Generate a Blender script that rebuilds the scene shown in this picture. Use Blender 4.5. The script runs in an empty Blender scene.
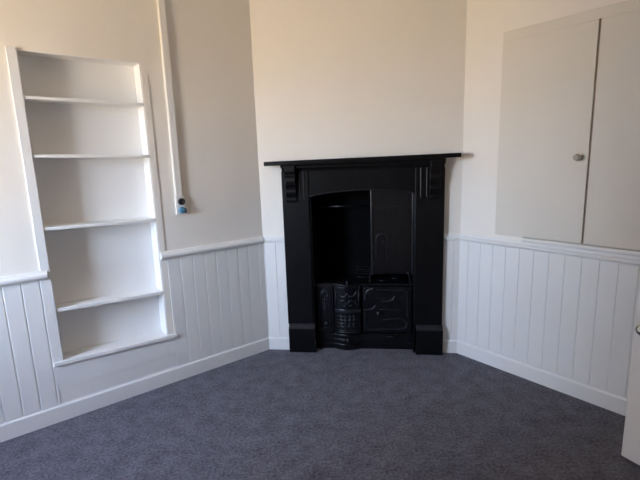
import bpy, bmesh, math, random
from mathutils import Vector, Matrix
random.seed(4)
C = bpy.context.scene.collection
SC = bpy.context.scene
pi = math.pi

# ------------------------------------------------------------------ wall frames
# x runs to the right as you face the wall, y goes into the wall, z is up
def frame(origin, xdir):
    a = math.atan2(xdir[1], xdir[0])
    return Matrix.Translation((origin[0], origin[1], 0)) @ Matrix.Rotation(a, 4, 'Z')
A = (-0.42903, 3.18149)          # corner of left wall and chimney wall
B = (0.99954, 3.01041)           # corner of chimney wall and right wall
FL = frame(A, (0.78290, 0.62214))        # left wall: x = -distance from the corner A
FF = frame(A, (0.99291, -0.11891))       # chimney wall: x = distance from A, 1.4388 long
FR = frame(B, (0.62209, -0.78294))       # right wall: x = distance from B
FW = 1.4388
XN = 2.55                                # right wall: where the wall behind the camera stands
YN = -4.0                               # right frame y of the window wall
LEND = -(4.0 - 1.0135)                  # left wall: where it meets the window wall
CEIL = 2.72

# ------------------------------------------------------------------ materials
def mat(name, col, rough=0.5, noise=None, bump=None, spec=0.5, metal=0.0, coat=0.0):
    m = bpy.data.materials.new(name); m.use_nodes = True
    nt = m.node_tree; b = nt.nodes['Principled BSDF']
    b.inputs['Base Color'].default_value = (*col, 1)
    b.inputs['Roughness'].default_value = rough
    b.inputs['Metallic'].default_value = metal
    b.inputs['Specular IOR Level'].default_value = spec
    b.inputs['Coat Weight'].default_value = coat
    tc = nt.nodes.new('ShaderNodeTexCoord')
    if noise:
        sc, amt = noise
        n = nt.nodes.new('ShaderNodeTexNoise'); n.inputs['Scale'].default_value = sc; n.inputs['Detail'].default_value = 4
        r = nt.nodes.new('ShaderNodeMapRange')
        r.inputs['From Min'].default_value = 0.3; r.inputs['From Max'].default_value = 0.7
        r.inputs['To Min'].default_value = 1 - amt; r.inputs['To Max'].default_value = 1 + amt
        mx = nt.nodes.new('ShaderNodeMix'); mx.data_type = 'RGBA'; mx.blend_type = 'MULTIPLY'
        mx.inputs['Factor'].default_value = 1
        mx.inputs['A'].default_value = (*col, 1)
        nt.links.new(tc.outputs['Object'], n.inputs['Vector'])
        nt.links.new(n.outputs['Fac'], r.inputs['Value'])
        nt.links.new(r.outputs['Result'], mx.inputs['B'])
        nt.links.new(mx.outputs['Result'], b.inputs['Base Color'])
    if bump:
        sc, st, dist = bump
        n2 = nt.nodes.new('ShaderNodeTexNoise'); n2.inputs['Scale'].default_value = sc; n2.inputs['Detail'].default_value = 3
        bp = nt.nodes.new('ShaderNodeBump'); bp.inputs['Strength'].default_value = st; bp.inputs['Distance'].default_value = dist
        nt.links.new(tc.outputs['Object'], n2.inputs['Vector'])
        nt.links.new(n2.outputs['Fac'], bp.inputs['Height'])
        nt.links.new(bp.outputs['Normal'], b.inputs['Normal'])
    return m

M = {}
M['wall'] = mat('wall_paint', (0.815, 0.775, 0.715), 0.85, (2.5, 0.015), (14, 0.12, 0.01), 0.25)
M['ceiling'] = mat('ceiling_paint', (0.70, 0.67, 0.62), 0.9, None, None, 0.2)
M['trim'] = mat('trim_gloss', (0.765, 0.765, 0.752), 0.38, (3, 0.015), (9, 0.06, 0.01), 0.4)
M['shelf'] = mat('shelf_paint', (0.82, 0.815, 0.80), 0.45, (3, 0.015), (9, 0.06, 0.01), 0.4)
M['cupboard'] = mat('cupboard_paint', (0.69, 0.65, 0.575), 0.5, (3, 0.02), (6, 0.08, 0.01), 0.35)
M['gap'] = mat('door_gap_shade', (0.30, 0.235, 0.18), 0.7)  # taupe that stands for the shade between the cupboard doors
M['black'] = mat('black_gloss_paint', (0.0035, 0.0034, 0.0042), 0.36, None, (30, 0.10, 0.01), 0.20)
M['iron'] = mat('cast_iron_black', (0.0028, 0.0028, 0.0045), 0.30, (20, 0.35), (60, 0.15, 0.01), 0.42)
M['worn_highlight'] = mat('worn_iron_highlight', (0.012, 0.013, 0.018), 0.28, (25, 0.5), None, 0.55)  # lighter, bluer iron: highlights painted into the colour, along with some wear
M['soot'] = mat('sooty_iron', (0.002, 0.002, 0.0025), 0.8, (9, 0.4), (40, 0.2, 0.01), 0.08)
M['plastic'] = mat('white_plastic', (0.82, 0.81, 0.77), 0.35)
M['trunking'] = mat('painted_plastic', (0.82, 0.80, 0.76), 0.45)
M['darkplastic'] = mat('dark_plastic', (0.025, 0.027, 0.03), 0.35)
M['blueplastic'] = mat('blue_plastic', (0.10, 0.27, 0.42), 0.35)
M['navy'] = mat('navy_plastic', (0.02, 0.035, 0.06), 0.4)
M['chrome'] = mat('chrome', (0.62, 0.61, 0.58), 0.14, metal=1.0)
M['glassknob'] = mat('grey_glass_knob', (0.36, 0.33, 0.28), 0.12, spec=0.7, coat=0.6)
M['doorpaint'] = mat('door_paint', (0.80, 0.80, 0.80), 0.35, (3, 0.012))

def carpet_mat():
    m = bpy.data.materials.new('grey_carpet'); m.use_nodes = True
    nt = m.node_tree; b = nt.nodes['Principled BSDF']
    b.inputs['Roughness'].default_value = 0.95; b.inputs['Specular IOR Level'].default_value = 0.1
    b.inputs['Sheen Weight'].default_value = 0.15
    tc = nt.nodes.new('ShaderNodeTexCoord')
    def noise(s, d=3):
        n = nt.nodes.new('ShaderNodeTexNoise'); n.inputs['Scale'].default_value = s; n.inputs['Detail'].default_value = d
        nt.links.new(tc.outputs['Object'], n.inputs['Vector']); return n
    f = noise(70, 4); g = noise(11, 5); h = noise(200, 2)
    a = nt.nodes.new('ShaderNodeMath'); a.operation = 'MULTIPLY_ADD'
    nt.links.new(f.outputs['Fac'], a.inputs[0]); a.inputs[1].default_value = 0.72
    c = nt.nodes.new('ShaderNodeMath'); c.operation = 'MULTIPLY'
    nt.links.new(g.outputs['Fac'], c.inputs[0]); c.inputs[1].default_value = 0.38
    nt.links.new(c.outputs[0], a.inputs[2])
    r = nt.nodes.new('ShaderNodeValToRGB')
    r.color_ramp.elements[0].position = 0.38; r.color_ramp.elements[0].color = (0.044, 0.042, 0.053, 1)
    r.color_ramp.elements[1].position = 0.72; r.color_ramp.elements[1].color = (0.165, 0.160, 0.200, 1)
    nt.links.new(a.outputs[0], r.inputs['Fac']); nt.links.new(r.outputs['Color'], b.inputs['Base Color'])
    bp = nt.nodes.new('ShaderNodeBump'); bp.inputs['Strength'].default_value = 0.7; bp.inputs['Distance'].default_value = 0.008
    nt.links.new(h.outputs['Fac'], bp.inputs['Height']); nt.links.new(bp.outputs['Normal'], b.inputs['Normal'])
    return m
M['sky_block'] = mat('sky_block_grey', (0.24, 0.24, 0.25), 0.9, (8, 0.2))  # for the added wall that blocks sky light outside
M['carpet'] = carpet_mat()

def pane_mat():
    m = bpy.data.materials.new('window_glass'); m.use_nodes = True
    nt = m.node_tree; nt.nodes.clear()
    o = nt.nodes.new('ShaderNodeOutputMaterial'); t = nt.nodes.new('ShaderNodeBsdfTransparent')
    g = nt.nodes.new('ShaderNodeBsdfGlossy'); g.inputs['Roughness'].default_value = 0.02
    x = nt.nodes.new('ShaderNodeMixShader'); x.inputs[0].default_value = 0.05
    nt.links.new(t.outputs[0], x.inputs[1]); nt.links.new(g.outputs[0], x.inputs[2]); nt.links.new(x.outputs[0], o.inputs[0])
    return m
M['pane'] = pane_mat()

# ------------------------------------------------------------------ mesh builder
class MB:
    def __init__(s): s.v = []; s.f = []; s.sm = []
    def add(s, vs, fs, smooth=False):
        o = len(s.v); s.v += [tuple(p) for p in vs]
        for f in fs: s.f.append([i + o for i in f]); s.sm.append(smooth)
        return s
    def box(s, x0, x1, y0, y1, z0, z1):
        vs = [(x, y, z) for z in (z0, z1) for y in (y0, y1) for x in (x0, x1)]
        return s.add(vs, [(0, 2, 3, 1), (4, 5, 7, 6), (0, 1, 5, 4), (2, 6, 7, 3), (0, 4, 6, 2), (1, 3, 7, 5)])
    def prism(s, poly, y0, y1):              # poly of (x, z), pushed along y
        n = len(poly)
        vs = [(x, y0, z) for x, z in poly] + [(x, y1, z) for x, z in poly]
        fs = [tuple(range(n)), tuple(range(2 * n - 1, n - 1, -1))]
        fs += [(i, i + n, (i + 1) % n + n, (i + 1) % n) for i in range(n)]
        return s.add(vs, fs)
    def plan(s, poly, z0, z1):               # poly of (x, y), pushed along z
        n = len(poly)
        vs = [(x, y, z0) for x, y in poly] + [(x, y, z1) for x, y in poly]
        fs = [tuple(range(n)), tuple(range(2 * n - 1, n - 1, -1))]
        fs += [(i, i + n, (i + 1) % n + n, (i + 1) % n) for i in range(n)]
        return s.add(vs, fs)
    def run(s, prof, x0, x1, m0=0.0, m1=0.0):  # prof of (y, z) along x; m0/m1: mitre shift per unit of -y
        n = len(prof)
        vs = [(x0 - m0 * y, y, z) for y, z in prof] + [(x1 + m1 * y, y, z) for y, z in prof]
        fs = [tuple(range(n)), tuple(range(2 * n - 1, n - 1, -1))]
        fs += [(i, i + n, (i + 1) % n + n, (i + 1) % n) for i in range(n)]
        return s.add(vs, fs)
    def tube(s, pts, r, n=8, smooth=True):
        pts = [Vector(p) for p in pts]; rings = []
        for i, p in enumerate(pts):
            d = (pts[min(i + 1, len(pts) - 1)] - pts[max(i - 1, 0)]).normalized()
            u = d.orthogonal() if i == 0 else (u - d * u.dot(d))
            u = u.normalized(); w = d.cross(u)
            rr = r[i] if isinstance(r, (list, tuple)) else r
            rings.append([p + (u * math.cos(2 * pi * k / n) + w * math.sin(2 * pi * k / n)) * rr for k in range(n)])
        vs = [p for g in rings for p in g]; fs = []
        for i in range(len(rings) - 1):
            for k in range(n):
                fs.append((i * n + k, i * n + (k + 1) % n, (i + 1) * n + (k + 1) % n, (i + 1) * n + k))
        s.add(vs, fs, smooth)
        o = (len(rings) - 1) * n
        b = len(s.v) - len(vs)
        s.f.append([b + k for k in range(n - 1, -1, -1)]); s.sm.append(False)
        s.f.append([b + o + k for k in range(n)]); s.sm.append(False)
        return s
    def lathe(s, prof, c, axis, n=20):         # prof of (radius, distance along axis)
        ax = Vector(axis).normalized(); u = ax.orthogonal().normalized(); w = ax.cross(u); c = Vector(c)
        vs = []; fs = []
        for r, t in prof:
            vs += [c + ax * t + (u * math.cos(2 * pi * k / n) + w * math.sin(2 * pi * k / n)) * r for k in range(n)]
        for i in range(len(prof) - 1):
            for k in range(n):
                fs.append((i * n + k, i * n + (k + 1) % n, (i + 1) * n + (k + 1) % n, (i + 1) * n + k))
        fs += [tuple(range(n - 1, -1, -1)), tuple((len(prof) - 1) * n + k for k in range(n))]
        return s.add(vs, fs, True)
    def sheet(s, rows, y_th=None):
        nr, nc = len(rows), len(rows[0])
        vs = [p for r in rows for p in r]
        return s.add(vs, [(i * nc + j, i * nc + j + 1, (i + 1) * nc + j + 1, (i + 1) * nc + j) for i in range(nr - 1) for j in range(nc - 1)], True)
    def build(s, name, m, parent=None, fr=None, base=(0, 0, 0), bevel=0.0):
        me = bpy.data.meshes.new(name)
        me.from_pydata([(x - base[0], y - base[1], z - base[2]) for x, y, z in s.v], [], s.f)
        for p, q in zip(me.polygons, s.sm): p.use_smooth = q
        me.update(); bm = bmesh.new(); bm.from_mesh(me)
        bmesh.ops.recalc_face_normals(bm, faces=bm.faces); bm.to_mesh(me); bm.free()
        me.materials.append(m if not isinstance(m, str) else M[m])
        o = bpy.data.objects.new(name, me); C.objects.link(o)
        if parent is not None: o.parent = parent
        elif fr is not None: o.matrix_world = fr @ Matrix.Translation(base)
        if bevel:
            b = o.modifiers.new('bevel', 'BEVEL'); b.width = bevel; b.segments = 2; b.limit_method = 'ANGLE'
            b.angle_limit = math.radians(40); b.harden_normals = False
        return o

def tag(o, label=None, cat=None, group=None, kind=None):
    if label: o['label'] = label
    if cat: o['category'] = cat
    if group: o['group'] = group
    if kind: o['kind'] = kind
    return o
def empty(name, fr, base, label, cat):
    e = bpy.data.objects.new(name, None); C.objects.link(e); e.empty_display_size = 0.1
    e.matrix_world = fr @ Matrix.Translation(base)
    return tag(e, label, cat)
def struct(name, mb, m, fr, bevel=0.0, parent=None):
    o = mb.build(name, m, parent, fr, bevel=bevel)
    if parent is None: o['kind'] = 'structure'
    return o
class Thing:
    def __init__(s, name, fr, base, label, cat):
        s.base = base; s.e = empty(name, fr, base, label, cat)
    def part(s, name, mb, m, parent=None, bevel=0.0, label=None):
        o = mb.build(name, m, parent or s.e, None, s.base, bevel)
        if label: o['label'] = label
        return o

# ------------------------------------------------------------------ room shell
def to_world(fr, x, y): p = fr @ Vector((x, y, 0)); return (p.x, p.y)
cL = to_world(FL, LEND, 0)                       # corner left wall / window wall
cN = to_world(FR, XN, YN)                        # corner window wall / wall behind the camera
cR = to_world(FR, XN, 0)
cTrue = to_world(FR, -1.02, 0.0)                 # the true corner hidden behind the chimney wall
out = 0.4
poly = [to_world(FR, -1.5, .45), to_world(FR, XN + .3, .45), to_world(FR, XN + .3, YN - .3), to_world(FR, -1.5, YN - .3)]
struct('floor', MB().plan(poly, -0.12, 0.0), 'carpet', Matrix.Identity(4))
struct('ceiling', MB().plan(poly, CEIL, CEIL + 0.12), 'ceiling', Matrix.Identity(4))

# left wall with the alcove opening
AX0, AX1, AZ0, AZ1, AD = -1.375, -0.769, 0.338, 2.049, 0.112
w = MB()
w.box(LEND - .3, AX0, 0, 0.2, 0, CEIL); w.box(AX1, 1.25, 0, 0.2, 0, CEIL)
w.box(AX0, AX1, 0, 0.2, 0, AZ0 - .022); w.box(AX0, AX1, 0, 0.2, AZ1, CEIL); w.box(AX0, AX1, AD + .012, 0.2, AZ0 - .03, AZ1 + .01)
struct('wall_left', w, 'wall', FL)
# chimney wall with the range opening
OX0, OX1, OZ = 0.350, 1.150, 1.27
w = MB()
w.box(0.0, OX0, 0, 0.05, 0, CEIL); w.box(OX1, FW, 0, 0.05, 0, CEIL); w.box(OX0, OX1, 0, 0.05, OZ, CEIL)
struct('wall_back', w, 'wall', FF)
# right wall, with a boxed-in corner further along that carries the door
struct('wall_right', MB().box(-1.25, XN + .3, 0, 0.2, 0, CEIL), 'wall', FR)
struct('wall_boxing', MB().box(1.955, XN, -0.575, 0, 0, CEIL), 'wall', FR)
struct('wall_near', MB().box(XN, XN + .2, YN - .2, .2, 0, CEIL), 'wall', FR)
# window wall (to the left of and beyond the photograph's left edge)
WX0, WX1, WZ0, WZ1, WT = -0.58, 0.22, 0.96, 2.20, 0.46
w = MB()
w.box(-1.3, WX0, YN - WT, YN, 0, CEIL); w.box(WX1, XN, YN - WT, YN, 0, CEIL)
w.box(WX0, WX1, YN - WT, YN, 0, WZ0); w.box(WX0, WX1, YN - WT, YN, WZ1, CEIL)
struct('wall_window', w, 'wall', FR)
# added unseen wall outside, placed to hide part of the sky from the window
struct('sky_block_wall', MB().box(-2.35, -2.0, YN - 9, YN - WT - .02, -1.5, 7), 'sky_block', FR)
fw = MB(); t = .045
yo0, yo1 = YN - WT + .02, YN - WT + .07
fw.box(WX0, WX0 + t, yo0, yo1, WZ0, WZ1); fw.box(WX1 - t, WX1, yo0, yo1, WZ0, WZ1)
fw.box(WX0 + t, WX1 - t, yo0, yo1, WZ0, WZ0 + t); fw.box(WX0 + t, WX1 - t, yo0, yo1, WZ1 - t, WZ1)
zm = (WZ0 + WZ1) / 2; fw.box(WX0 + t, WX1 - t, yo0, yo1, zm - .02, zm + .02)
win = struct('window_1', fw, 'trim', FR)
MB().box(WX0 + t, WX1 - t, yo0 + .022, yo0 + .026, WZ0 + t, WZ1 - t).build('pane', 'pane', win)

# ------------------------------------------------------------------ skirting, panelling, dado rails
MIT = math.tan(math.radians(22.5))
SK = [(0, 0), (-.019, 0), (-.019, .088), (-.0165, .094), (-.012, .098), (-.009, .108), (0, .108)]
struct('baseboard_left', MB().run(SK, LEND, 0, 0, MIT), 'trim', FL)
struct('baseboard_back_left', MB().run(SK, 0, 0.178, MIT, 0), 'trim', FF)
struct('baseboard_back_right', MB().run(SK, 1.322, FW, 0, MIT), 'trim', FF)
struct('baseboard_right', MB().run(SK, 0, 1.955, MIT, 0), 'trim', FR)

def boards(x0, x1, first, pitch, z0, z1, th=.011, gw=.006, gd=.0045, skew=0.0):
    """tongue-and-groove boarding: one sheet whose front steps into a v-groove between boards"""
    g = []; k = first
    while k < x1 - .012:
        if k > x0 + .012: g.append(k)
        k += pitch
    pl = [(x0, 0), (x0, -th)]
    for c in g: pl += [(c - gw / 2, -th), (c - gw / 5 - skew * gw, -th + gd), (c + gw / 6 - skew * gw, -th + gd), (c + gw / 2, -th)]
    pl += [(x1, -th), (x1, 0)]
    return MB().plan(pl, z0, z1)
PZ0, PZ1 = .100, .862
struct('trim_1', boards(-0.727, 0.003, -0.727 - .0025, .0845, PZ0, PZ1, gw=.0085, gd=.0042, skew=.25), 'trim', FL)
struct('trim_2', boards(LEND, -1.4195, -1.432 - .084 * 20, .084, PZ0, PZ1, gw=.0085, gd=.0042, skew=.25), 'trim', FL)
struct('trim_3', boards(-.003, 0.20, .012, .085, PZ0, PZ1), 'trim', FF)
struct('trim_4', boards(1.30, FW + .003, 1.392, .085, PZ0, PZ1), 'trim', FF)
struct('trim_5', boards(-.003, 1.955, -.015, .0905, PZ0, PZ1), 'trim', FR)
DR = [(0, .846), (-.014, .846), (-.016, .852), (-.026, .856), (-.034, .866), (-.034, .877), (-.027, .886), (-.018, .889), (-.014, .897), (0, .899)]
struct('trim_6', MB().run(DR, -0.768, 0, 0, MIT), 'trim', FL, .0015)
struct('trim_7', MB().run(DR, LEND, -1.384, 0, 0.25), 'trim', FL, .0015)
DRF = [(0, .854), (-.014, .854), (-.020, .860), (-.022, .872), (-.018, .880), (-.012, .886), (-.010, .899), (0, .899)]
struct('trim_8', MB().run(DRF, 0, 0.186, MIT, 0), 'trim', FF)
struct('trim_9', MB().run(DRF, 1.308, FW, 0, MIT), 'trim', FF)
DRR = [(0, .854), (-.014, .854), (-.018, .860), (-.026, .866), (-.026, .878), (-.018, .884), (-.013, .890), (-.011, .902), (0, .902)]
struct('trim_10', MB().run(DRR, 0, 1.955, MIT, 0), 'trim', FR)
# the flat patch of boarding under the alcove
struct('trim_11', MB().box(-1.4315, -.7275, -.0105, 0, .194, .338).box(-1.4315, -.7275, -.0085, 0, .10, .194), 'trim', FL, .001)

# ------------------------------------------------------------------ alcove bookcase
bk = Thing('built_in_bookcase', FL, (-1.072, 0.0, AZ0), 'white painted bookcase of four shelves sunk into the left wall above the panelling', 'bookcase')
bk.part('back_panel', MB().box(AX0, AX1, AD, AD + .012, AZ0, AZ1), 'shelf')
bk.part('side_panel', MB().box(AX0 - .001, AX0 + .006, 0, AD, AZ0, AZ1), 'shelf')
bk.part('side_panel', MB().box(AX1 - .006, AX1 + .001, 0, AD, AZ0, AZ1), 'shelf')
bk.part('head_panel', MB().box(AX0 + .006, AX1 - .006, 0.0, AD, AZ1 - .006, AZ1 + .001), 'shelf')
for zt, th, tl in ((1.8195, .017, .004), (1.518, .018, .007), (1.1265, .019, .008), (.655, .021, .014)):
    s = MB(); x0, x1 = AX0 + .006, AX1 - .006
    # the boards sit a little out of level, as in the old alcove
    s.add([(x0, -.006, zt + tl - th), (x1, -.006, zt - tl - th), (x1, AD, zt - tl - th), (x0, AD, zt + tl - th),
           (x0, -.006, zt + tl), (x1, -.006, zt - tl), (x1, AD, zt - tl), (x0, AD, zt + tl)],
          [(0, 1, 2, 3), (4, 7, 6, 5), (0, 4, 5, 1), (1, 5, 6, 2), (2, 6, 7, 3), (3, 7, 4, 0)])
    bk.part('shelf', s, 'shelf', bevel=.003)
s = MB()
xa, xb, zl, zr, th = -1.424, -.716, .362, .334, .023
s.add([(xa, -.024, zl - th), (xb, -.024, zr - th), (xb, 0.001, zr - th), (xa, 0.001, zl - th), (xa, -.024, zl), (xb, -.024, zr), (xb, 0.001, zr), (xa, 0.001, zl)],
      [(0, 1, 2, 3), (4, 7, 6, 5), (0, 4, 5, 1), (1, 5, 6, 2), (2, 6, 7, 3), (3, 7, 4, 0)])
za, zb = zl - (AX0 - xa) / (xb - xa) * (zl - zr), zl - (AX1 - xa) / (xb - xa) * (zl - zr)
s.add([(AX0, 0, za - th), (AX1, 0, zb - th), (AX1, AD, zb - th), (AX0, AD, za - th), (AX0, 0, za), (AX1, 0, zb), (AX1, AD, zb), (AX0, AD, za)],
      [(0, 1, 2, 3), (4, 7, 6, 5), (0, 4, 5, 1), (1, 5, 6, 2), (2, 6, 7, 3), (3, 7, 4, 0)])
bk.part('sill', s, 'shelf', bevel=.003)
bk.part('casing', MB().box(-1.420, AX0, -.011, 0, .360, AZ1 + .005), 'trim', bevel=.002)
bk.part('casing', MB().box(AX1, -.7305, -.004, 0, .338, 1.985), 'wall', bevel=.0015)

# ------------------------------------------------------------------ cable trunking and socket plate
tr = Thing('cable_trunking', FL, (-.613, 0, 1.24), 'slim white plastic cable trunking running down the left wall to the small socket plate', 'trunking')
tr.part('channel', MB().box(-.636, -.590, -.014, 0, 1.243, CEIL), 'trunking', bevel=.002)
tr.part('cover', MB().box(-.634, -.592, -.020, -.014, 1.243, CEIL), 'trunking', bevel=.003)
so = Thing('wall_socket', FL, (-.608, 0, 1.13), 'small white plate with a round black socket and a blue button below cable trunking', 'socket')
so.part('backplate', MB().box(-.640, -.576, -.016, 0, 1.128, 1.243), 'plastic', bevel=.004)
s = MB().lathe([(.0, -.000), (.0225, 0), (.0225, .009), (.0195, .012), (.012, .012), (.0105, .006), (0, .006)], (-.603, -.016, 1.211), (0, -1, 0), 28)
so.part('round_socket', s, 'darkplastic', label='black round socket')
s = MB().lathe([(.0, .0), (.0215, 0), (.0215, .014), (.019, .018), (.010, .019), (0, .019)], (-.605, -.016, 1.156), (0, -1, 0), 28)
bt = so.part('button', s, 'blueplastic', label='blue round button')
s = MB().box(-.602, -.578, -.034, -.016, 1.137, 1.166)
so.part('button_dark_part', s, 'navy', bevel=.004, label='navy block at the lower right of the button')  # darker block forming the right part of the button

# ------------------------------------------------------------------ fireplace surround
fs = Thing('fireplace_surround', FF, (0.745, -.05, 0), 'glossy black wooden mantelpiece with corbels framing the iron range on the angled wall', 'fireplace')
# shelf, a touch out of level
def tilt(x): return (x - .08) / 1.32 * .019
xs0, xs1, zt, th = .074, 1.402, 1.446, .029
s = MB(); d = -.150
s.add([(xs0, d, zt + tilt(xs0) - th), (xs1, d, zt + tilt(xs1) - th), (xs1, 0, zt + tilt(xs1) - th), (xs0, 0, zt + tilt(xs0) - th),
       (xs0, d, zt + tilt(xs0)), (xs1, d, zt + tilt(xs1)), (xs1, 0, zt + tilt(xs1)), (xs0, 0, zt + tilt(xs0))],
      [(0, 1, 2, 3), (4, 7, 6, 5), (0, 4, 5, 1), (1, 5, 6, 2), (2, 6, 7, 3), (3, 7, 4, 0)])
sh = fs.part('mantel_shelf', s, 'black', bevel=.004)
s = MB().run([(0, 1.372), (-.040, 1.372), (-.043, 1.384), (-.050, 1.396), (-.064, 1.405), (-.080, 1.409), (-.082, 1.416), (0, 1.416)], .176, 1.314)
s.prism([(.176, 1.398), (1.314, 1.398), (1.314, 1.4365), (.176, 1.4205)], -.080, -.001)
fs.part('bed_moulding', s, 'black')
# frieze with its shallow arch
N = 24
arc = []
for i in range(N + 1):
    u = i / N; x = .366 + u * (1.118 - .366); arc.append((x, 1.184 + .010 * u + .036 * math.sin(pi * u) ** .75))
s = MB().prism(arc + [(1.118, 1.374), (.366, 1.374)], -.034, -.004)
fs.part('frieze', s, 'black')
# moulding that follows the arch
fs.part('arch_bead', MB().tube([(x, -.035, z + .004) for x, z in arc], .004, 8), 'worn_highlight')
for side, (xa, xb) in (('l', (.172, .366)), ('r', (1.118, 1.318))):
    s = MB().box(xa, xb, -.042, -.003, .222, 1.372)
    fs.part('pilaster', s, 'black', bevel=.003)
    pa, pb = (.176, .382) if side == 'l' else (1.130, 1.324)
    q = MB().box(pa, pb, -.062, -.002, 0, .190)
    pb_ = fs.part('plinth_block', q, 'black', bevel=.003); q = MB()
    q.run([(-.002, .190), (-.062, .190), (-.060, .200), (-.052, .206), (-.047, .214), (-.045, .226), (-.002, .226)], pa + .002, pb - .002)
    fs.part('plinth_cap', q, 'worn_highlight', pb_, bevel=.002)
    # corbel: scrolled bracket under the shelf, stepped in three lobes
    c0, c1 = (.206, .280) if side == 'l' else (1.214, 1.284)
    prof = [(-.042, 1.150), (-.052, 1.150), (-.060, 1.158), (-.063, 1.172), (-.060, 1.186), (-.052, 1.194), (-.057, 1.200), (-.070, 1.208),
            (-.077, 1.226), (-.075, 1.244), (-.066, 1.258), (-.059, 1.264), (-.066, 1.270), (-.082, 1.282), (-.090, 1.304), (-.090, 1.330),
            (-.080, 1.346), (-.080, 1.354), (-.096, 1.362), (-.100, 1.376), (-.100, 1.4165), (-.042, 1.4165)]
    fs.part('corbel', MB().run(prof, c0, c1), 'black', bevel=.002)
    # fillets beside the corbel
    for xf in ((.300, .330) if side == 'l' else (1.150, 1.192)):
        fs.part('fillet', MB().box(xf, xf + .007, -.048, -.042, 1.170, 1.372), 'worn_highlight', bevel=.002)
for xa, xb in ((.366, .378), (1.112, 1.124)):
    fs.part('inner_slip', MB().box(xa, xb, -.030, -.002, 0.0, 1.19), 'black', bevel=.003)

# ------------------------------------------------------------------ cast iron range
FG = FF @ Matrix.Translation((0, .052, 0))
rg = Thing('cast_iron_range', FG, (0.748, .1, 0), 'black cast iron cooking range with bowed grate and oven inside the mantelpiece', 'range')
IX0, IX1 = .366, 1.130
def bow(x): 
    u = (x - .622) / .105
    return -.012 - (.036 * math.cos(u * pi / 2) if abs(u) < 1 else 0)
# sooty recess
s = MB()
s.box(IX0, IX0 + .012, .0 - .05, .27, .0, 1.245); s.box(IX1 - .012, IX1, .0 - .05, .27, .0, 1.245)
s.box(IX0 + .012, IX1 - .012, .258, .27, .0, 1.245); s.box(IX0 + .012, IX1 - .012, -.05, .258, 1.233, 1.245)
rg.part('recess_lining', s, 'soot')
# carcass below the hob
s = MB(); s.box(IX0 + .014, .514, .006, .256, .02, .498); s.box(.730, IX1 - .014, .006, .256, .02, .498); s.box(.514, .730, .20, .256, .02, .498)
rg.part('carcass', s, 'soot')
# hob plate
fr_pts = [(IX0 + .012, -.020)] + [(x, bow(x) - .008) for x in [.505 + i * (.74 - .505) / 18 for i in range(19)]] + [(IX1 - .012, -.020)]
s = MB().plan(fr_pts + [(IX1 - .012, .256), (IX0 + .012, .256)], .500, .520)
hb = rg.part('hob_plate', s, 'iron', bevel=.003)
for cx in (.90, 1.0): rg.part('hob_ring', MB().lathe([(0, 0), (.05, 0), (.05, .004), (.044, .006), (.02, .006), (0, .006)], (cx, .10 if cx < .95 else .17, .5195), (0, 0, 1), 28), 'iron')
# left panel with arched niche and ornament
def arch(x0, x1, zs, zb, n=14):
    cx, r = (x0 + x1) / 2, (x1 - x0) / 2
    return [(x0, zb)] + [(cx - r * math.cos(pi * i / n), zs + r * math.sin(pi * i / n)) for i in range(n + 1)] + [(x1, zb)]
def rel(curve, y, r=.005): return MB().tube([(x, y, z) for x, z in curve], r, 8)
def smooth(c, k=6):
    o = []
    for i in range(len(c) - 1):
        p0 = c[max(i - 1, 0)]; p1 = c[i]; p2 = c[i + 1]; p3 = c[min(i + 2, len(c) - 1)]
        for j in range(k):
            t = j / k
            o.append(tuple(.5 * ((2 * p1[a]) + (-p0[a] + p2[a]) * t + (2 * p0[a] - 5 * p1[a] + 4 * p2[a] - p3[a]) * t * t + (-p0[a] + 3 * p1[a] - 3 * p2[a] + p3[a]) * t ** 3) for a in (0, 1)))
    return o + [c[-1]]
lp = rg.part('side_panel', MB().box(.394, .514, -.014, .004, .125, .499), 'iron', bevel=.002)
s = rel(arch(.416, .492, .43, .165), -.016, .0055); s.tube([(.416, -.016, .165), (.492, -.016, .165)], .0055, 8)
rg.part('arch_moulding', s, 'worn_highlight', lp)
s = rel(smooth([(.425, .425), (.436, .447), (.456, .452), (.472, .440), (.474, .425), (.464, .418), (.456, .426)]), -.017, .0065)
rg.part('ornament', s, 'worn_highlight', lp); s = MB()
s.tube([(.452, -.017, z) for z in (.415, .39, .36, .33, .30)], [.004, .008, .006, .009, .003], 8)
for px, pz in ((.437, .395), (.467, .395), (.437, .365), (.467, .365), (.440, .335), (.464, .335)):
    rg.part('boss', MB().lathe([(0, 0), (.006, 0), (.0055, .003), (.003, .005), (0, .0055)], (px, -.014, pz), (0, -1, 0), 12), 'worn_highlight', lp)
rg.part('ornament', s, 'worn_highlight', lp); s = MB()
s.lathe([(0, 0), (.013, 0), (.012, .006), (.006, .010), (0, .010)], (.456, -.014, .200), (0, -1, 0), 16)
rg.part('rosette', s, 'worn_highlight', lp)
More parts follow.
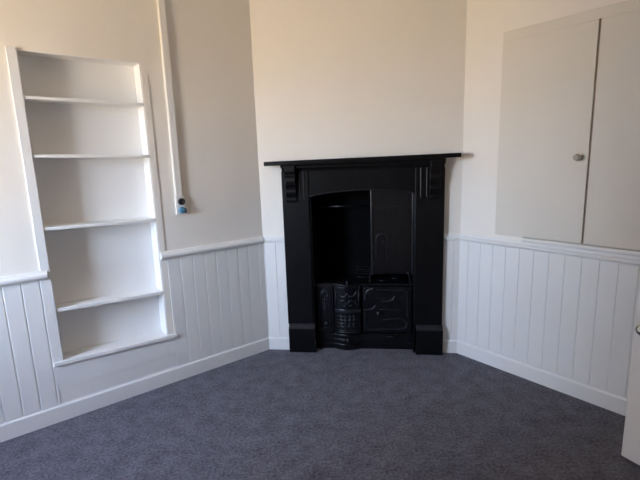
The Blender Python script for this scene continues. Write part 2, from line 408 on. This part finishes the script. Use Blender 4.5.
# bowed grate front: top fret, bar, lower ash door with row of studs
def bowed(x0, x1, z0, z1, off, n=16):
    xs = [x0 + (x1 - x0) * i / n for i in range(n + 1)]
    return MB().plan([(x, bow(x) - off) for x in xs] + [(x, bow(x) + .012) for x in reversed(xs)], z0, z1)
G0, G1 = .522, .722
gr = rg.part('grate_front', bowed(G0, G1, .125, .499, 0), 'iron', bevel=.001)
s = bowed(G0, G1, .300, .322, .010); rg.part('grate_bar', s, 'worn_highlight', gr, bevel=.002)
s = bowed(G0, G1, .482, .499, .008); rg.part('grate_rail', s, 'iron', gr, bevel=.002)
def onbow(c, off=.002): return [(x, bow(x) - off, z) for x, z in c]
s = MB()
for c in ([(.545, .345), (.565, .385), (.598, .395), (.615, .370), (.600, .350), (.585, .362)], [(.699, .345), (.680, .385), (.648, .395), (.630, .370), (.645, .350), (.660, .362)],
          [(.550, .465), (.572, .430), (.602, .425), (.622, .450), (.642, .425), (.672, .430), (.695, .465)]):
    s.tube(onbow(smooth(c)), .0048, 8)
for x in (.535, .709): s.tube(onbow([(x, .33), (x, .40), (x, .48)]), .005, 8)
rg.part('fret_scroll', s, 'worn_highlight', gr)
s = MB()
for i in range(5):
    z = .155 + .028 * i
    s.tube(onbow([(.545 + .155 * j / 12, z) for j in range(13)], .001), .0028, 6)
for x in (.574, .604, .640, .670): s.tube(onbow([(x, .15), (x, .28)], .001), .0028, 6)
s.tube(onbow([(.54 + .165 * j / 12, .14) for j in range(13)]), .005, 8)
rg.part('ash_door', s, 'worn_highlight', gr)
for x in (.578, .606, .637, .667):
    rg.part('stud', MB().lathe([(0, -.004), (.008, -.004), (.0075, .003), (.004, .006), (0, .0065)], (x, bow(x) - .001, .196), (0, -1, 0), 12), 'worn_highlight', gr)
rg.part('knob', MB().lathe([(0, -.01), (.006, -.01), (.005, .012), (.010, .017), (.009, .025), (0, .028)], (.623, -.056, .085), (0, -1, 0), 16), 'worn_highlight', gr)
rg.part('finial', MB().lathe([(0, 0), (.010, 0), (.006, .006), (.008, .016), (.005, .024), (0, .027)], (.623, -.040, .5195), (0, 0, 1), 14), 'worn_highlight')
# oven door with sinuous relief
ov = rg.part('oven_door', MB().box(.742, 1.106, -.016, .004, .130, .494), 'iron', bevel=.004)
yv = -.018
s = MB()
for c, r in (([(.758, .390), (.760, .430), (.774, .462), (.801, .480), (.826, .478)], .0075),
             ([(.752, .312), (.790, .316), (.818, .326), (.838, .350)], .0065),
             ([(.884, .386), (.915, .381), (.945, .386), (.968, .398), (.980, .421)], .0075),
             ([(.884, .230), (.925, .238), (.972, .243), (1.020, .246), (1.055, .232), (1.070, .204), (1.060, .174), (1.026, .162), (.960, .160), (.900, .160)], .006),
             ([(.862, .316), (.905, .320), (.960, .313), (1.010, .318)], .0045),
             ([(.760, .290), (.757, .230), (.764, .178), (.785, .158), (.840, .156), (.900, .160)], .005),
             ([(.850, .470), (.910, .474), (.990, .470), (1.050, .468), (1.074, .440), (1.076, .36), (1.074, .26)], .0045)):
    s.tube([(x, yv, z) for x, z in smooth(c)], r, 8)
rg.part('relief_scroll', s, 'worn_highlight', ov)
rg.part('oven_knob', MB().lathe([(0, 0), (.007, 0), (.006, .014), (.014, .018), (.014, .026), (.008, .031), (0, .032)], (.856, -.016, .293), (0, -1, 0), 18), 'worn_highlight', ov)
# plinth fender strips
xs = [IX0 + .012 + (IX1 - IX0 - .024) * i / 60 for i in range(61)]
for i, (z0, z1, off) in enumerate(((.0, .045, .014), (.045, .082, .006), (.082, .122, .010))):
    s = MB().plan([(x, bow(x) - off) for x in xs] + [(x, .02) for x in reversed(xs)], z0, z1)
    rg.part('plinth_band', s, 'iron', bevel=.003)
rg.part('soot_door_pull', MB().box(.915, .965, -.034, -.02, .096, .106), 'worn_highlight', bevel=.003)
# upright cover plate over the oven, with raised arch and knob
cp = rg.part('cover_plate', MB().box(.812, 1.112, .000, .016, .590, 1.225), 'iron', bevel=.003)
s = MB().box(.806, .820, -.012, .016, .585, 1.228); rg.part('plate_edge', s, 'worn_highlight', cp, bevel=.003)
s = rel(arch(.846, .925, .86, .70), -.001, .0055); rg.part('arch_moulding', s, 'worn_highlight', cp)
for z0, z1 in ((1.085, 1.098), (.606, .616)):
    rg.part('cross_band', MB().box(.83, 1.10, -.005, .001, z0, z1), 'iron', cp, bevel=.002)
rg.part('plate_edge', MB().box(1.104, 1.116, -.010, .016, .585, 1.21), 'worn_highlight', cp, bevel=.003)
rg.part('knob', MB().lathe([(0, 0), (.007, 0), (.006, .012), (.012, .016), (.012, .022), (0, .026)], (.898, .000, .842), (0, -1, 0), 16), 'worn_highlight', cp)
rg.part('damper_lever', MB().tube([(1.092, -.012, .512), (1.092, -.018, .55), (1.084, -.022, .59), (1.072, -.022, .612)], [.007, .006, .005, .008], 10), 'worn_highlight')
# bar across the flue opening and the ledge behind the fire
rg.part('flue_bar', MB().tube([(.408, .10, 1.095), (.815, .10, 1.095)], .008, 10), 'iron')
s = MB()
for i in range(4): s.box(.70, .806, .05 + .04 * i, .066 + .04 * i, .545 + .018 * i, .556 + .018 * i)
s.box(.790, .806, .045, .25, .52, .63)
rg.part('trivet_rack', s, 'iron', bevel=.002)

# ------------------------------------------------------------------ wall cupboard
cu = Thing('wall_cupboard', FR, (.80, -.01, .925), 'flush beige two door wall cupboard above the panelling on the right wall', 'cupboard')
XE = 1.345
s = MB()
s.box(.268, XE + .03, -.016, 0, 2.117, 2.172)      # head rail
s.box(XE, XE + .03, -.016, 0, .905, 2.117)
s.box(.795 - .012, .795 + .016, -.004, 0, .934, 2.117)
cu.part('face_frame', s, 'cupboard', bevel=.002)
cu.part('gap_shade_strip', MB().box(.786, .804, -.0062, -.004, .934, 2.117), 'gap', label='dark strip painted as the shaded gap between the doors')  # thin strip, its dark colour stands in for shade in the gap
cu.part('bottom_rail', MB().run([(0, .902), (-.030, .904), (-.034, .912), (-.034, .922), (-.026, .930), (0, .931)], .455, XE + .03), 'trim', bevel=.002, label='white moulded ledge under the doors')
d1 = cu.part('door', MB().box(.270, .790, -.020, -.004, .933, 2.1165), 'cupboard', bevel=.002)
d2 = cu.part('door', MB().box(.8005, XE - .002, -.020, -.004, .936, 2.1165), 'cupboard', bevel=.002)
kn = MB().lathe([(0, 0), (.012, 0), (.012, .005), (.009, .008), (.012, .012), (.018, .018), (.0195, .026), (.0195, .040), (.016, .050), (.010, .054), (0, .054)], (.748, -.020, 1.4165), (0, -1, 0), 8)
kn.sm = [False] * len(kn.f)
cu.part('knob', kn, 'glassknob', d1, label='grey faceted knob on the left door')

# ------------------------------------------------------------------ open door at the right edge
dd = (.4364, -.8998)
FD = frame((1.409, 1.832), dd)            # x from the free edge towards the hinge; y < 0 is the face towards the window
s = MB()
poly = [(0, .008), (.74, .008), (.74, 1.98), (0, 1.98)]
s.prism(poly, 0, .036)
dr = struct('door_1', s, 'doorpaint', FD, .006)
k = MB().lathe([(0, 0), (.024, 0), (.024, .004), (.010, .007), (.009, .022), (.019, .030), (.024, .040), (.022, .051), (.012, .057), (0, .058)], (.050, 0, .672), (0, -1, 0), 28)
MB.build(k, 'door_knob', 'chrome', dr)
dr['label'] = 'white painted open door at the right edge'

# ------------------------------------------------------------------ daylight
wld = bpy.data.worlds.new('daylight'); SC.world = wld; wld.use_nodes = True
nt = wld.node_tree; nt.nodes.clear()
o = nt.nodes.new('ShaderNodeOutputWorld'); bg = nt.nodes.new('ShaderNodeBackground')
tc = nt.nodes.new('ShaderNodeTexCoord'); sp = nt.nodes.new('ShaderNodeSeparateXYZ'); mr = nt.nodes.new('ShaderNodeMapRange')
mr.inputs['From Min'].default_value = -1; mr.inputs['From Max'].default_value = 1
rp = nt.nodes.new('ShaderNodeValToRGB')
e = rp.color_ramp.elements
e[0].position = 0.0; e[0].color = (.62, .47, .30, 1)
e[1].position = 1.0; e[1].color = (.42, .64, 1.15, 1)
x = e.new(.47); x.color = (.68, .54, .37, 1)
x = e.new(.53); x.color = (.76, .91, 1.14, 1)
nt.links.new(tc.outputs['Generated'], sp.inputs[0]); nt.links.new(sp.outputs['Z'], mr.inputs['Value'])
nt.links.new(mr.outputs['Result'], rp.inputs['Fac']); nt.links.new(rp.outputs['Color'], bg.inputs['Color'])
bg.inputs['Strength'].default_value = 27.0
nt.links.new(bg.outputs[0], o.inputs[0])
# light portal in the window opening: guides the sky samples, gives off nothing itself
ld = bpy.data.lights.new('window_portal', 'AREA'); ld.shape = 'RECTANGLE'; ld.size = WX1 - WX0; ld.size_y = WZ1 - WZ0
ld.cycles.is_portal = True
lo = bpy.data.objects.new('window_portal', ld); C.objects.link(lo)
lo.matrix_world = FR @ Matrix.Translation(((WX0 + WX1) / 2, YN - WT - .01, (WZ0 + WZ1) / 2)) @ Matrix.Rotation(pi / 2, 4, 'X')

# ------------------------------------------------------------------ camera and view
cd = bpy.data.cameras.new('camera'); cam = bpy.data.objects.new('camera', cd); C.objects.link(cam)
cd.sensor_width = 36; cd.sensor_fit = 'HORIZONTAL'; cd.lens = 430.236 * 36 / 640; cd.clip_start = .02
r = Vector((0.99947522, -0.00595354, -0.03184084)); u = Vector((0.03239265, 0.18369663, 0.98244912)); f = Vector((0, 0.98296495, -0.18379308))
cam.matrix_world = Matrix(((r.x, u.x, -f.x, 0), (r.y, u.y, -f.y, 0), (r.z, u.z, -f.z, 1.45), (0, 0, 0, 1)))
SC.camera = cam
SC.view_settings.view_transform = 'Standard'; SC.view_settings.look = 'None'
SC.view_settings.gamma = 1.0; SC.view_settings.use_curve_mapping = False
SC.view_settings.exposure = 1.0
try:
    SC.cycles.use_denoising = True; SC.cycles.max_bounces = 16; SC.cycles.diffuse_bounces = 10
except Exception: pass
